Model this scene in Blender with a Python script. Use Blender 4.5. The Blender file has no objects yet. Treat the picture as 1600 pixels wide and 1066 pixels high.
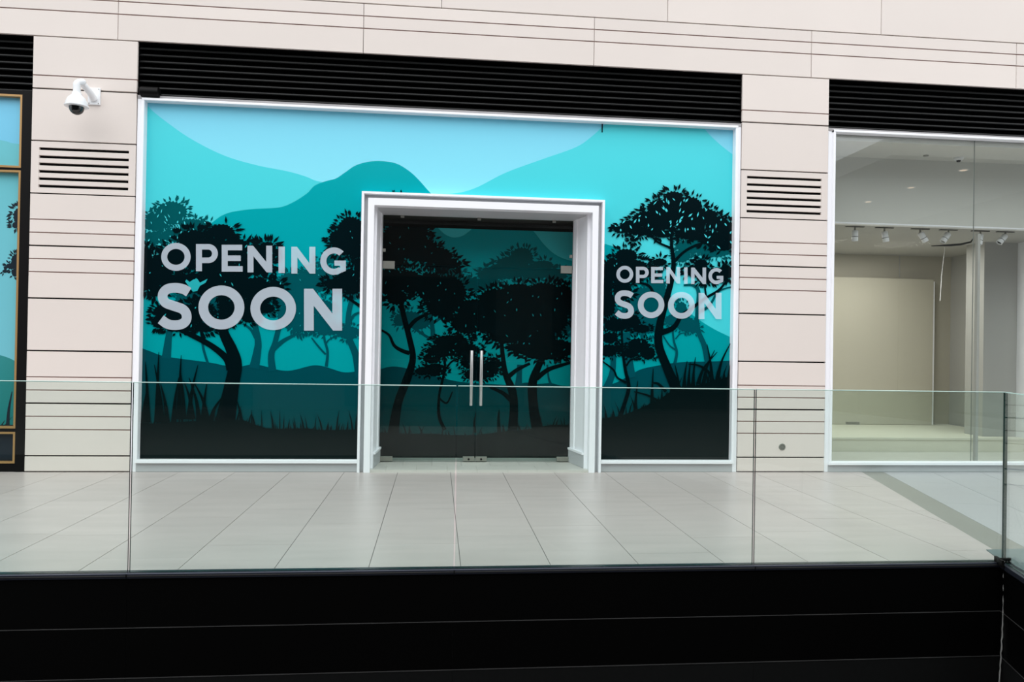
import bpy, bmesh, math, random
from mathutils import Vector, Matrix
C = bpy.context.scene
COL = C.collection

# ------------------------------------------------------------------ camera
FPX, YAW, PITCH, ROLL, EYE = 1180.2, 0.0995842, 0.0072914, -0.0166695, 1.48
def _R():
    B = Matrix(((1,0,0),(0,0,1),(0,-1,0)))
    cy, sy = math.cos(YAW), math.sin(YAW)
    cp, sp = math.cos(PITCH), math.sin(PITCH)
    cr, sr = math.cos(ROLL), math.sin(ROLL)
    return (Matrix(((cy,sy,0),(-sy,cy,0),(0,0,1))) @ Matrix(((1,0,0),(0,cp,-sp),(0,sp,cp)))
            @ B @ Matrix(((cr,-sr,0),(sr,cr,0),(0,0,1))))
RM = _R()
cam = bpy.data.cameras.new('camera'); camo = bpy.data.objects.new('camera', cam); COL.objects.link(camo)
cx_, cy_, cz_ = RM.col[0], -RM.col[1], -RM.col[2]
camo.matrix_world = Matrix(((cx_[0],cy_[0],cz_[0],0),(cx_[1],cy_[1],cz_[1],0),(cx_[2],cy_[2],cz_[2],EYE),(0,0,0,1)))
cam.sensor_width = 36; cam.lens = FPX/1600*36; cam.clip_start = 0.05
C.camera = camo

# ------------------------------------------------------------------ world, light, exposure
W = bpy.data.worlds.new('overcast_sky'); C.world = W; W.use_nodes = True
nt = W.node_tree; nt.nodes.clear()
o_ = nt.nodes.new('ShaderNodeOutputWorld'); b_ = nt.nodes.new('ShaderNodeBackground')
tc = nt.nodes.new('ShaderNodeTexCoord'); sp = nt.nodes.new('ShaderNodeSeparateXYZ'); rp = nt.nodes.new('ShaderNodeValToRGB')
rp.color_ramp.elements[0].position = 0.0; rp.color_ramp.elements[0].color = (.62,.66,.70,1)
rp.color_ramp.elements[1].position = 0.75; rp.color_ramp.elements[1].color = (.97,.985,1.0,1)
nt.links.new(tc.outputs['Generated'], sp.inputs[0]); nt.links.new(sp.outputs['Z'], rp.inputs[0])
nt.links.new(rp.outputs[0], b_.inputs[0]); nt.links.new(b_.outputs[0], o_.inputs[0])
b_.inputs[1].default_value = 1.75
sun = bpy.data.lights.new('soft_daylight','SUN'); sun.energy = 0.9; sun.angle = math.radians(60)
suno = bpy.data.objects.new('soft_daylight', sun); COL.objects.link(suno)
suno.rotation_euler = (math.radians(42), 0, math.radians(-12))
C.view_settings.view_transform = 'Standard'; C.view_settings.look = 'None'
C.view_settings.gamma = 1; C.view_settings.use_curve_mapping = False
C.view_settings.exposure = 0.16

# ------------------------------------------------------------------ helpers
def ray(px, py):
    return RM @ Vector(((px-800)/FPX, (py-533)/FPX, 1))
def P(px, py, Y):                       # photo pixel -> (x, z) on the plane y = Y
    d = ray(px, py); t = Y/d.y
    return d.x*t, d.z*t+EYE
def F(px, py, z=0.0):                   # photo pixel -> (x, y) on the horizontal plane z
    d = ray(px, py); t = (z-EYE)/d.z
    return d.x*t, d.y*t
def lin(c):
    return tuple((v/255/12.92 if v/255 <= .04045 else ((v/255+.055)/1.055)**2.4) for v in c)
def tag(o, label=None, cat=None, group=None, kind=None):
    if label: o['label'] = label
    if cat: o['category'] = cat
    if group: o['group'] = group
    if kind: o['kind'] = kind
    return o
def empty(name, loc=(0,0,0)):
    o = bpy.data.objects.new(name, None); COL.objects.link(o); o.location = loc; o.empty_display_size = .1
    o['_wl'] = list(loc); return o
def wloc(o):
    return Vector(o['_wl']) if o is not None and '_wl' in o else Vector((0,0,0))
class MB:
    def __init__(s): s.v=[]; s.f=[]; s.m=[]; s.T=None
    def add(s, vs, fs, m=0):
        b=len(s.v)
        for v in vs:
            v=Vector(v); s.v.append(s.T@v if s.T is not None else v)
        for f in fs: s.f.append([b+i for i in f]); s.m.append(m)
    def box(s,x0,x1,y0,y1,z0,z1,m=0,ms=None):
        if x0>x1:x0,x1=x1,x0
        if y0>y1:y0,y1=y1,y0
        if z0>z1:z0,z1=z1,z0
        v=[(x0,y0,z0),(x1,y0,z0),(x1,y1,z0),(x0,y1,z0),(x0,y0,z1),(x1,y0,z1),(x1,y1,z1),(x0,y1,z1)]
        fs=[(0,1,5,4),(2,3,7,6),(3,0,4,7),(1,2,6,5),(0,3,2,1),(4,5,6,7)] # front back left right bottom top
        for i,f in enumerate(fs): s.add([v[k] for k in f],[(0,1,2,3)], (ms[i] if ms else m))
        return s
    def bbox(s,x0,x1,y0,y1,z0,z1,b=.004,m=0):      # box with chamfered front edges (front = -y)
        v=[]
        for (d,y) in ((b,y0),(0,y0+b),(0,y1)):
            v+=[(x0+d,y,z0+d),(x1-d,y,z0+d),(x1-d,y,z1-d),(x0+d,y,z1-d)]
        f=[(0,1,2,3)]
        for k in (0,4):
            for i in range(4):
                j=(i+1)%4; f.append((k+i,k+4+i,k+4+j,k+j))
        f.append((11,10,9,8)); s.add(v,f,m); return s
    def prism(s, poly, y0, y1, m=0):                # poly of (x,z), front at y0
        n=len(poly); a=sum(poly[i][0]*poly[(i+1)%n][1]-poly[(i+1)%n][0]*poly[i][1] for i in range(n))
        if a<0: poly=poly[::-1]
        s.add([(x,y0,z) for x,z in poly]+[(x,y1,z) for x,z in poly],
              [tuple(range(n)),tuple(range(2*n-1,n-1,-1))]+[(i,n+i,n+(i+1)%n,(i+1)%n) for i in range(n)],m)
    def slab(s, poly, z0, z1, m=0):                 # poly of (x,y)
        n=len(poly); a=sum(poly[i][0]*poly[(i+1)%n][1]-poly[(i+1)%n][0]*poly[i][1] for i in range(n))
        if a<0: poly=poly[::-1]
        s.add([(x,y,z1) for x,y in poly]+[(x,y,z0) for x,y in poly],
              [tuple(range(n)),tuple(range(2*n-1,n-1,-1))]+[(i,n+i,n+(i+1)%n,(i+1)%n)[::-1] for i in range(n)],m)
    def flat(s, poly, y, m=0):
        n=len(poly); a=sum(poly[i][0]*poly[(i+1)%n][1]-poly[(i+1)%n][0]*poly[i][1] for i in range(n))
        if a<0: poly=poly[::-1]
        s.add([(x,y,z) for x,z in poly],[tuple(range(n))],m)
    def tube(s, pts, r, n=12, m=0, caps=True):
        pts=[Vector(p) for p in pts]; rs=r if isinstance(r,(list,tuple)) else [r]*len(pts)
        up=Vector((0,0,1)); vs=[]; prev=None
        for i,p in enumerate(pts):
            t=(pts[min(i+1,len(pts)-1)]-pts[max(i-1,0)]).normalized()
            if prev is None:
                a=t.cross(up); a = a.normalized() if a.length>1e-3 else Vector((1,0,0))
            else:
                a=(prev-t*prev.dot(t)).normalized()
            prev=a; b=t.cross(a)
            vs+=[p+(a*math.cos(2*math.pi*k/n)+b*math.sin(2*math.pi*k/n))*rs[i] for k in range(n)]
        fs=[]
        for i in range(len(pts)-1):
            for k in range(n):
                fs.append((i*n+k,i*n+(k+1)%n,(i+1)*n+(k+1)%n,(i+1)*n+k))
        if caps: fs+=[tuple(range(n))[::-1],tuple(range((len(pts)-1)*n,len(pts)*n))]
        s.add(vs,fs,m); return s
    def lathe(s, prof, c, axis=(0,0,1), n=24, m=0):  # prof: (r, h) along axis from c
        ax=Vector(axis).normalized(); c=Vector(c)
        s.tube([c+ax*h for r,h in prof],[max(r,1e-4) for r,h in prof],n,m,caps=True) if False else None
        a=ax.orthogonal().normalized(); b=ax.cross(a); vs=[]; fs=[]
        for r,h in prof: vs+=[c+ax*h+(a*math.cos(2*math.pi*k/n)+b*math.sin(2*math.pi*k/n))*max(r,1e-4) for k in range(n)]
        for i in range(len(prof)-1):
            for k in range(n): fs.append((i*n+k,i*n+(k+1)%n,(i+1)*n+(k+1)%n,(i+1)*n+k))
        fs+=[tuple(range(n))[::-1],tuple(range((len(prof)-1)*n,len(prof)*n))]
        s.add(vs,fs,m); return s
    def build(s, name, mats, parent=None, smooth=False, loc=None):
        off = wloc(parent) if parent is not None else Vector(loc or (0,0,0))
        me=bpy.data.meshes.new(name); me.from_pydata([tuple(v-off) for v in s.v],[],s.f)
        if not isinstance(mats,(list,tuple)): mats=[mats]
        for m in mats: me.materials.append(m)
        if len(mats)>1: me.polygons.foreach_set('material_index',s.m)
        me.validate(); me.update()
        if smooth:
            me.shade_smooth()
            try: me.set_sharp_from_angle(angle=math.radians(40))
            except Exception: pass
        o=bpy.data.objects.new(name,me); COL.objects.link(o)
        if parent is not None: o.parent=parent; o['_wl']=list(off)
        elif loc: o.location=loc
        return o
def box(name, mats, parent, *a, **k):
    m=MB(); m.box(*a,**k); return m.build(name,mats,parent)

# ------------------------------------------------------------------ materials
def pbr(name, col, rough=.5, metal=0, spec=.5, noise=0, nscale=8, bump=0, bscale=60, objvar=0, stretch=(1,1,1)):
    m=bpy.data.materials.new(name); m.use_nodes=True; t=m.node_tree; bs=t.nodes['Principled BSDF']
    bs.inputs['Roughness'].default_value=rough; bs.inputs['Metallic'].default_value=metal
    bs.inputs['Specular IOR Level'].default_value=spec
    c=(*lin(col),1); bs.inputs['Base Color'].default_value=c
    if noise or objvar or bump:
        co=t.nodes.new('ShaderNodeTexCoord'); mp=t.nodes.new('ShaderNodeMapping'); mp.inputs['Scale'].default_value=stretch
        ge=t.nodes.new('ShaderNodeNewGeometry')
        t.links.new(ge.outputs['Position'],mp.inputs[0])
        last=None
        nz=t.nodes.new('ShaderNodeTexNoise'); nz.inputs['Scale'].default_value=nscale; nz.inputs['Detail'].default_value=5
        t.links.new(mp.outputs[0],nz.inputs['Vector'])
        ma=t.nodes.new('ShaderNodeMath'); ma.operation='MULTIPLY_ADD'; ma.inputs[1].default_value=noise*2; ma.inputs[2].default_value=1-noise
        t.links.new(nz.outputs['Fac'],ma.inputs[0]); val=ma.outputs[0]
        if objvar:
            oi=t.nodes.new('ShaderNodeObjectInfo'); mb=t.nodes.new('ShaderNodeMath'); mb.operation='MULTIPLY_ADD'
            mb.inputs[1].default_value=objvar; mb.inputs[2].default_value=1-objvar/2
            t.links.new(oi.outputs['Random'],mb.inputs[0])
            mc=t.nodes.new('ShaderNodeMath'); mc.operation='MULTIPLY'; t.links.new(val,mc.inputs[0]); t.links.new(mb.outputs[0],mc.inputs[1]); val=mc.outputs[0]
        vm=t.nodes.new('ShaderNodeVectorMath'); vm.operation='SCALE'; vm.inputs[0].default_value=c[:3]
        t.links.new(val,vm.inputs['Scale']); t.links.new(vm.outputs[0],bs.inputs['Base Color'])
        if bump:
            n2=t.nodes.new('ShaderNodeTexNoise'); n2.inputs['Scale'].default_value=bscale; t.links.new(mp.outputs[0],n2.inputs['Vector'])
            bp=t.nodes.new('ShaderNodeBump'); bp.inputs['Strength'].default_value=bump; bp.inputs['Distance'].default_value=.002
            t.links.new(n2.outputs['Fac'],bp.inputs['Height']); t.links.new(bp.outputs[0],bs.inputs['Normal'])
    return m
def glassmat(name, tint, ior=1.5, refl=(1,1,1), rough=0.0, gain=1.0):
    m=bpy.data.materials.new(name); m.use_nodes=True; t=m.node_tree; t.nodes.clear()
    o=t.nodes.new('ShaderNodeOutputMaterial'); mx=t.nodes.new('ShaderNodeMixShader')
    fr=t.nodes.new('ShaderNodeFresnel'); fr.inputs[0].default_value=ior
    tr=t.nodes.new('ShaderNodeBsdfTransparent'); tr.inputs[0].default_value=(*tint,1)
    gl=t.nodes.new('ShaderNodeBsdfGlossy'); gl.inputs[0].default_value=(*refl,1); gl.inputs['Roughness'].default_value=rough
    # true surface fresnel from either side: mirror the normal so both faces of the pane behave alike
    ge=t.nodes.new('ShaderNodeNewGeometry')
    ly=t.nodes.new('ShaderNodeLayerWeight'); ly.inputs['Blend'].default_value=.04*gain*1.0
    dt=t.nodes.new('ShaderNodeVectorMath'); dt.operation='DOT_PRODUCT'
    t.links.new(ge.outputs['Incoming'],dt.inputs[0]); t.links.new(ge.outputs['Normal'],dt.inputs[1])
    ab=t.nodes.new('ShaderNodeMath'); ab.operation='ABSOLUTE'; t.links.new(dt.outputs['Value'],ab.inputs[0])
    om=t.nodes.new('ShaderNodeMath'); om.operation='SUBTRACT'; om.inputs[0].default_value=1; t.links.new(ab.outputs[0],om.inputs[1])
    pw=t.nodes.new('ShaderNodeMath'); pw.operation='POWER'; pw.inputs[1].default_value=5; t.links.new(om.outputs[0],pw.inputs[0])
    f0=.04*gain
    ma=t.nodes.new('ShaderNodeMath'); ma.operation='MULTIPLY_ADD'; ma.inputs[1].default_value=1-f0; ma.inputs[2].default_value=f0
    t.links.new(pw.outputs[0],ma.inputs[0]); t.links.new(ma.outputs[0],mx.inputs[0])
    t.nodes.remove(fr); t.nodes.remove(ly)
    t.links.new(tr.outputs[0],mx.inputs[1]); t.links.new(gl.outputs[0],mx.inputs[2]); t.links.new(mx.outputs[0],o.inputs[0])
    return m
def gradmat(name, z0, c0, z1, c1, rough=.16, noise=.03):
    m=bpy.data.materials.new(name); m.use_nodes=True; t=m.node_tree; bs=t.nodes['Principled BSDF']
    bs.inputs['Roughness'].default_value=rough; bs.inputs['Specular IOR Level'].default_value=.12
    ge=t.nodes.new('ShaderNodeNewGeometry'); se=t.nodes.new('ShaderNodeSeparateXYZ'); t.links.new(ge.outputs['Position'],se.inputs[0])
    mr=t.nodes.new('ShaderNodeMapRange'); mr.inputs['From Min'].default_value=z0; mr.inputs['From Max'].default_value=z1
    t.links.new(se.outputs['Z'],mr.inputs['Value'])
    r=t.nodes.new('ShaderNodeValToRGB'); r.color_ramp.elements[0].color=(*lin(c0),1); r.color_ramp.elements[1].color=(*lin(c1),1)
    t.links.new(mr.outputs[0],r.inputs[0]); t.links.new(r.outputs[0],bs.inputs['Base Color'])
    return m

M_clad = pbr('stone_cladding',(225,215,208),.55,0,.3,noise=.03,nscale=1.3,bump=.15,bscale=90,objvar=.05)
M_brown= pbr('brown_joint',(120,92,84),.8)
M_black= pbr('black_gap',(6,6,7),.9,0,.1)
M_louv = pbr('black_louvre_metal',(9,11,11),.4,0,.3,noise=.1,nscale=4)
M_white= pbr('white_powder_coat',(247,248,252),.35,0,.4,noise=.015,nscale=3)
M_plinth=pbr('pale_grey_plinth',(188,190,192),.4,0,.4,noise=.02,nscale=3)
M_tile = pbr('grey_stone_tile',(190,178,175),.33,0,.45,noise=.14,nscale=1.9,bump=.1,bscale=40,objvar=.06,stretch=(.6,3.2,1))
M_tile2= pbr('cool_grey_stone_tile',(176,174,176),.33,0,.45,noise=.06,nscale=1.6,objvar=.04,stretch=(.6,3,1))
M_band = pbr('dark_stone_band',(140,137,130),.4,0,.4,noise=.05,nscale=3)
M_thr  = pbr('pale_threshold_tile',(205,203,196),.3,0,.5,noise=.04,nscale=2,objvar=.05)
M_grout= pbr('dark_grout',(96,94,92),.9)
M_shoe = pbr('anodised_base_channel',(52,55,66),.35,.6,.5,noise=.1,nscale=3)
M_fas  = pbr('black_fascia_panel',(3,3,3),.42,0,.12)
M_fas2 = pbr('black_coarse_fascia',(10,11,11),.8,0,.15,noise=.5,nscale=40)
M_lip  = pbr('dark_grey_edge_line',(62,62,62),.5,.2)
M_glass= glassmat('balustrade_glass',(.905,.965,.945),gain=.9)
M_gtop = pbr('polished_edge_glare',(196,224,216),.2,0,.5)
M_gedge= pbr('dark_green_glass_edge',(40,62,58),.2,0,.5)
M_pane = glassmat('shop_glass',(.95,.965,.955),gain=1.5)
M_dglass=glassmat('tinted_door_glass',(.90,.95,.94),gain=.4)
M_dedge= pbr('door_glass_edge',(10,26,24),.3)
M_steel= pbr('brushed_steel',(200,200,198),.3,.75,.5,noise=.05,nscale=20)
M_clip = pbr('satin_steel_fitting',(150,150,142),.4,.6)
M_gold = pbr('gold_trim',(176,138,88),.35,.35)
M_bframe=pbr('black_gloss_frame',(5,4,4),.5,0,.15)
M_int  = pbr('beige_interior_wall',(186,182,168),.7,noise=.03,nscale=.8)
M_int2 = pbr('grey_interior_wall',(176,176,172),.7,noise=.03,nscale=.8)
M_ceil = pbr('pale_interior_ceiling',(212,212,206),.8)
M_plat = pbr('cream_platform_paint',(226,222,205),.5,noise=.03,nscale=1.5)
M_board= pbr('beige_board',(196,192,176),.6,noise=.03,nscale=.7)
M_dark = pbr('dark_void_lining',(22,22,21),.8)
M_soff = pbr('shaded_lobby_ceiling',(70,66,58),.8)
M_camw = pbr('white_camera_plastic',(238,240,242),.3,0,.5)
M_dome = pbr('smoked_dome',(14,15,16),.08,0,.6)
M_opp  = pbr('opposite_facade_stone',(70,68,66),.7,noise=.05,nscale=1)
M_conc = pbr('lower_floor_stone',(56,55,54),.6,noise=.05,nscale=1)

# ------------------------------------------------------------------ key dimensions (metres)
YF = 8.86                      # pillar face
YR = 5.02                      # atrium edge / balustrade
J = [0.18+0.5835*k for k in range(9)]         # main horizontal joints; J[8] is the lintel line
ZL = J[8]                      # 4.848
FX0, FX1 = -3.40, 3.655        # mural shopfront opening
PX0, PX1 = -4.515, 4.765       # outer edges of the two pillars
FT = 4.245                     # top of shopfront frames

# ------------------------------------------------------------------ front wall: cladding panels
wall = tag(empty('wall_front',(0,YF,0)), kind='structure')
def clad(x0,x1,z0,z1,y=YF,g=.006):
    ga=.0085 if any(abs(z0-j)<.002 for j in J[:-1]) else g; gb=.0085 if any(abs(z1-j)<.002 for j in J[:-1]) else g
    m=MB(); m.bbox(x0+g/2,x1-g/2,y,y+.03,z0+ga,z1-gb,.002); return m.build('cladding_panel',M_clad,wall)
def brown(x0,x1,z):
    m=MB(); m.box(x0,x1,YF+.006,YF+.028,z-.009,z+.009); return m.build('joint_line',M_brown,wall)
def pillar(x0,x1):
    q=.5835/4
    rows=[]
    for k,base in enumerate(J[:-1]):
        pat={0:(0,2,3,4),1:(0,1,2,4),2:(0,4),3:(0,2,3,4),4:(0,1,2,4),5:(0,4),6:(0,4),7:(0,1,4)}[k]
        if k==0: pat=(0,2,3,4)
        for a,b in zip(pat[:-1],pat[1:]): rows.append((base+a*q,base+b*q,k))
        for a in pat[1:-1]: brown(x0,x1,base+a*q)
    clad(x0,x1,.005,J[0])
    for a,b,k in rows:
        if k==5: continue                # the slotted vent plate sits here
        clad(x0,x1,a,b)
pillar(PX0,FX0); pillar(FX1,PX1)
# the lintel band above, four courses, and the top course
xs=[-6.336,-3.62,-.904,1.812,4.528,7.244,9.96]
for a,b in zip(xs[:-1],xs[1:]):
    clad(a,b,ZL,5.14); clad(a,b,5.14,5.285); clad(a,b,5.285,5.43)
for z in (5.14,5.285): brown(xs[0],xs[-1],z)
xt=[-8.15,-5.44,-2.725,-.009,2.707,5.43,8.15,10.87]
for a,b in zip(xt[:-1],xt[1:]): clad(a,b,5.43,6.01); clad(a,b,6.01,6.60)
bk=MB()
for x0,x1 in ((PX0,FX0),(FX1,PX1)): bk.box(x0+.004,x1-.004,YF+.03,YF+.30,0,ZL)
bk.box(-8,10.8,YF+.03,YF+.30,ZL,6.6)
bk.box(-8,10.8,YF+.30,YF+.45,FT-.02,ZL)
bk.build('wall_backing',M_black,wall)

# ------------------------------------------------------------------ vent plates in the pillars
def vent(x0,x1,sx0,sx1,label):
    r=tag(empty('vent_grille',((x0+x1)/2,YF,J[5])),label,'vent','slotted vents in the stone pillars')
    z0,z1=J[5]+.006,J[6]-.006; y0,y1=YF,YF+.025
    m=MB()
    m.box(x0+.003,sx0,y0,y1,z0,z1); m.box(sx1,x1-.003,y0,y1,z0,z1)
    c=[z1-.082-.0815*i-(.008 if i else 0) for i in range(6)]; h=.0155
    edges=[z1]+[v for k in c for v in (k+h,k-h)]+[z0]
    m.box(sx0,sx1,y0,y1,edges[1],edges[0]); m.box(sx0,sx1,y0,y1,edges[-1],edges[-2])
    m.build('face_plate',M_clad,r)
    for i in range(5):
        b=MB(); b.bbox(sx0,sx1,y0+.001,y1,edges[2*i+3],edges[2*i+2],.002); b.build('slat',M_clad,r)
    box('dark_recess',M_black,r,x0+.01,x1-.01,y1+.0005,y1+.004,z0,z1)
a0,_=P(60.5,260,YF); a1,_=P(201,262,YF); vent(PX0,FX0,a0,a1,'slotted stone vent plate in the left pillar, below the dome camera')
a0,_=P(1167,300,YF); a1,_=P(1283.5,305,YF); vent(FX1,PX1,a0,a1,'slotted stone vent plate in the right pillar, beside the empty shop')

# ------------------------------------------------------------------ black louvre banks above the shopfronts
def louvre(x0,x1,label,zb=FT):
    r=tag(empty('louvre_bank',((x0+x1)/2,YF+.06,zb)),label,'louvre','black louvres above the shopfronts')
    n=8; p=(ZL-zb-.01)/n
    for i in range(n):
        z=zb+.008+i*p
        m=MB(); ya,yb=YF+.045,YF+.13
        prof=[(ya,z+.002),(ya-.003,z+.012),(ya+.004,z+.024),(yb,z+.066),(yb,z+.058),(ya+.012,z+.010)]
        vs=[(x0+.004,y,zz) for y,zz in prof]+[(x1-.004,y,zz) for y,zz in prof]; k=len(prof)
        m.add(vs,[tuple(range(k)),tuple(range(2*k-1,k-1,-1))]+[(j,k+j,k+(j+1)%k,(j+1)%k) for j in range(k)])
        m.build('slat',M_louv,r)
    m=MB(); m.box(x0,x1,YF+.15,YF+.17,zb,ZL); m.build('back_plate',M_black,r)
louvre(FX0,FX1,'long black louvre bank above the mural shopfront')
louvre(PX1,10.4,'black louvre bank above the empty shop on the right')
louvre(-7.6,PX0,'black louvre bank above the black and gold framed shop on the left',zb=P(20,142,YF)[1])

# ------------------------------------------------------------------ shopfront frames
YM = 8.93                      # glass line of the shopfronts
def frame_window(name,x0,x1,left=.07,right=.07,lipw=.026,join_right=True):
    r=tag(empty(name,((x0+x1)/2,YF,0)),kind='structure')
    zt=FT
    # outer flat frame
    m=MB(); m.bbox(x0+.003,x0+left-lipw,YF+.012,YM+.06,0,zt-.0405,.003); m.build('outer_jamb',M_white,r)
    if join_right:
        m=MB(); m.bbox(x1-right+lipw,x1-.003,YF+.012,YM+.06,0,zt-.0405,.003); m.build('outer_jamb',M_white,r)
    m=MB(); m.bbox(x0+.003,x1-.003,YF+.008,YM+.06,zt-.04,zt,.003); m.build('outer_head',pbr('shaded_head_grey',(160,157,158),.45),r)  # grey puts the shade of the downward-facing frame head into its colour
    return r
w1=frame_window('window_1',FX0,FX1,.09,.09)
IX0,IX1,IZ0,IZ1=-3.31,3.57,.143,4.178
def lips(r,x0,x1,z0,z1,segs,right=True):
    m=MB(); m.bbox(x0-.027,x0,YF-.03,YM+.01,z0-.02,z1+.024,.004); m.build('inner_jamb',M_white,r)
    if right: m=MB(); m.bbox(x1,x1+.03,YF-.03,YM+.01,z0-.02,z1+.024,.004); m.build('inner_jamb',M_white,r)
    m=MB(); m.bbox(x0-.027,x1+(.03 if right else 0),YF-.032,YM+.01,z1,z1+.028,.004); m.build('inner_head',M_white,r)
    for a,b in segs:
        m=MB(); m.bbox(a,b,YF-.032,YM+.01,z0-.04,z0,.004); m.build('sill',M_white,r)
        m=MB(); m.bbox(a,b,YF+.01,YM+.01,.0,z0-.041,.003); m.build('plinth_panel',M_plinth,r)
PFX0,PFX1,PFT=-.885,1.964,3.24
lips(w1,IX0,IX1,IZ0,IZ1,((IX0-.03,PFX0),(PFX1,IX1+.03)))
m=MB()                                  # the pane, in pieces round the doorway so that it is one sheet with an opening
for a,b,c,d in ((IX0,PFX0+.02,IZ0,IZ1),(PFX1-.02,IX1,IZ0,IZ1),(PFX0+.02,PFX1-.02,PFT-.02,IZ1)):
    m.box(a,b,YM,YM+.012,c,d)
m.build('glass_pane',M_dedge,w1)
a,b=P(941,192,YM),P(941.5,207,YM)
box('panel_joint',M_black,w1,a[0]-.006,a[0]+.006,YM-.0075,YM-.001,b[1],IZ1)

# ------------------------------------------------------------------ door portal (white box frame)
pr=tag(empty('door_portal',((PFX0+PFX1)/2,YF,0)),'white box-section portal surrounding the recessed double glass doors','door frame')
def ring(name,x0,x1,zt,w,wt,y0,y1,mat):      # inverted-U: two legs and a head as separate parts
    m=MB(); m.bbox(x0,x0+w,y0,y1,0,zt,.002); m.build(name+'_jamb',mat,pr)
    m=MB(); m.bbox(x1-w,x1,y0,y1,0,zt,.002); m.build(name+'_jamb',mat,pr)
    m=MB(); m.bbox(x0+w,x1-w,y0,y1,zt-wt,zt,.002); m.build(name+'_head',mat,pr)
ring('flange',PFX0,PFX1,PFT,.028,.026,YF-.05,YM+.02,M_white)
ring('groove',PFX0+.028,PFX1-.028,PFT-.026,.045,.045,YF+.03,YM+.02,M_plinth)
ring('face',PFX0+.073,PFX1-.073,PFT-.071,.072,.084,YF-.045,YM+.02,M_white)
YD=9.45; BX0,BX1,BZT=-.682,1.700,3.10
QX0,QX1,QZT=-.740,1.819-.008,3.085
for sgn,xa,xb in ((1,QX0,BX0),(-1,QX1,BX1)):       # splayed reveals
    m=MB(); n=.12*sgn*-1
    y0,y1=YM+.02,YD+.02
    def rv(f): return xa+(xb-xa)*f
    m.slab([(rv(0),y0),(rv(.06)+.02*sgn,y0),(rv(.1)+.02*sgn,y0+.07),(rv(.16),y0+.075),(rv(.7),y1-.16),(rv(.7)+.012*sgn,y1-.155),(xb,y1),(xb+n,y1),(xa+n,y0)],.0,QZT+.02)
    m.build('reveal_panel',M_white,pr)
    m=MB(); m.slab([(xa+.002*sgn,y0),(xb+.004*sgn,y1-.01),(xb+.016*sgn,y1-.01),(xa+.03*sgn,y0+.01)],.03,.19); m.build('reveal_skirting',M_plinth,pr)
    m=MB(); m.slab([(xa+.002*sgn,y0+.02),(xb+.004*sgn,y1-.01),(xb+.026*sgn,y1-.01),(xa+.05*sgn,y0+.02)],.19,.215); m.build('reveal_sill',M_white,pr)
m=MB(); m.box(BX0-.1,BX1+.1,YM+.02,YD+.02,QZT+.0,QZT+.05); m.build('reveal_soffit',M_plinth,pr)
# threshold of pale tiles, a little proud of the walkway
th=tag(empty('trim_1',(.5,9.1,0)),kind='structure')
tx=[QX0-.02,-.56,-.21,.15,.5,.86,1.21,QX1+.02]
for i,(a,b) in enumerate(zip(tx[:-1],tx[1:])):
    m=MB(); m.box(a+.001,b-.001,YF-.02,YF+.30,.0,.028); m.build('threshold_tile',M_thr,th)
tx2=[BX0-.05,-.38,-.03,.33,.68,1.04,1.39,BX1+.05]
for i,(a,b) in enumerate(zip(tx2[:-1],tx2[1:])):
    m=MB(); m.box(a+.001,b-.001,YF+.302,YD+.35,.0,.0279); m.build('threshold_tile',M_thr,th)
for xx in (BX0,BX1): pass

# ------------------------------------------------------------------ double glass doors
ZB, ZT = .05, P(742,418,YD)[1]
XM = .502
def leaf(name,x0,x1,side):
    r=tag(empty(name,((x0+x1)/2,YD,ZB)),kind='structure')
    m=MB(); m.box(x0+.004,x1-.004,YD,YD+.012,ZB,ZT-.006,ms=[0,0,1,1,1,1]); m.build('glass_leaf',[M_dglass,M_dedge],r)
    hx=XM+(-.063 if side<0 else .058)
    zt,zb=P(738,548,YD-.07)[1],P(738,634,YD-.07)[1]
    m=MB(); m.lathe([(.0,0),(.017,0),(.019,.004),(.019,zt-zb-.004),(.017,zt-zb),(0,zt-zb)],(hx,YD-.07,zb),n=20); h=m.build('pull_handle',M_steel,r,smooth=True)
    for z in (zt-.12,zb+.12):
        m=MB(); m.tube([(hx,YD-.07,z),(hx,YD+.001,z)],.008,10); m.build('standoff',M_steel,h)
    cx=(XM-.085,XM-.004) if side<0 else (XM+.004,XM+.15)
    fx=(XM-.15,XM-.006) if side<0 else (XM+.006,XM+.15)
    f=MB(); f.bbox(fx[0],fx[1],YD-.012,YD+.024,ZB-.012,ZB+.045,.003); f=f.build('lock_fitting',M_clip,r)
    m=MB(); c=(sum(fx)/2,YD-.012,ZB+.014); m.lathe([(.014,0),(.013,.004),(.001,.005)],c,(0,-1,0),16); m.build('keyhole',M_louv,f)
    e=(x0+.012,x0+.165) if side<0 else (x1-.165,x1-.012)
    f=MB(); f.bbox(e[0],e[1],YD-.012,YD+.024,ZB-.012,ZB+.045,.003); f.build('bottom_patch_fitting',M_clip,r)
    e=(x0+.006,x0+.15) if side<0 else (x1-.15,x1-.006)
    f=MB(); f.bbox(e[0],e[1],YD-.012,YD+.024,ZT-.045,ZT+.05,.003); f.build('top_patch_fitting',M_clip,r)
    return r
leaf('door_1',BX0,XM,-1); leaf('door_2',XM,BX1,1)
w4=tag(empty('window_4',(.5,YD,ZT)),kind='structure')
m=MB(); m.box(BX0,BX1,YD,YD+.012,ZT+.004,BZT-.015,ms=[0,0,1,1,1,1]); m.build('transom_glass',[M_dglass,M_dedge],w4)
for px in (629,749,866):
    x=P(px,338,YD)[0]; z=BZT
    m=MB(); m.bbox(x-.022,x+.022,YD-.01,YD+.022,z-.045,z-.002,.003); m.build('glass_clip',M_clip,w4)
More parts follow.
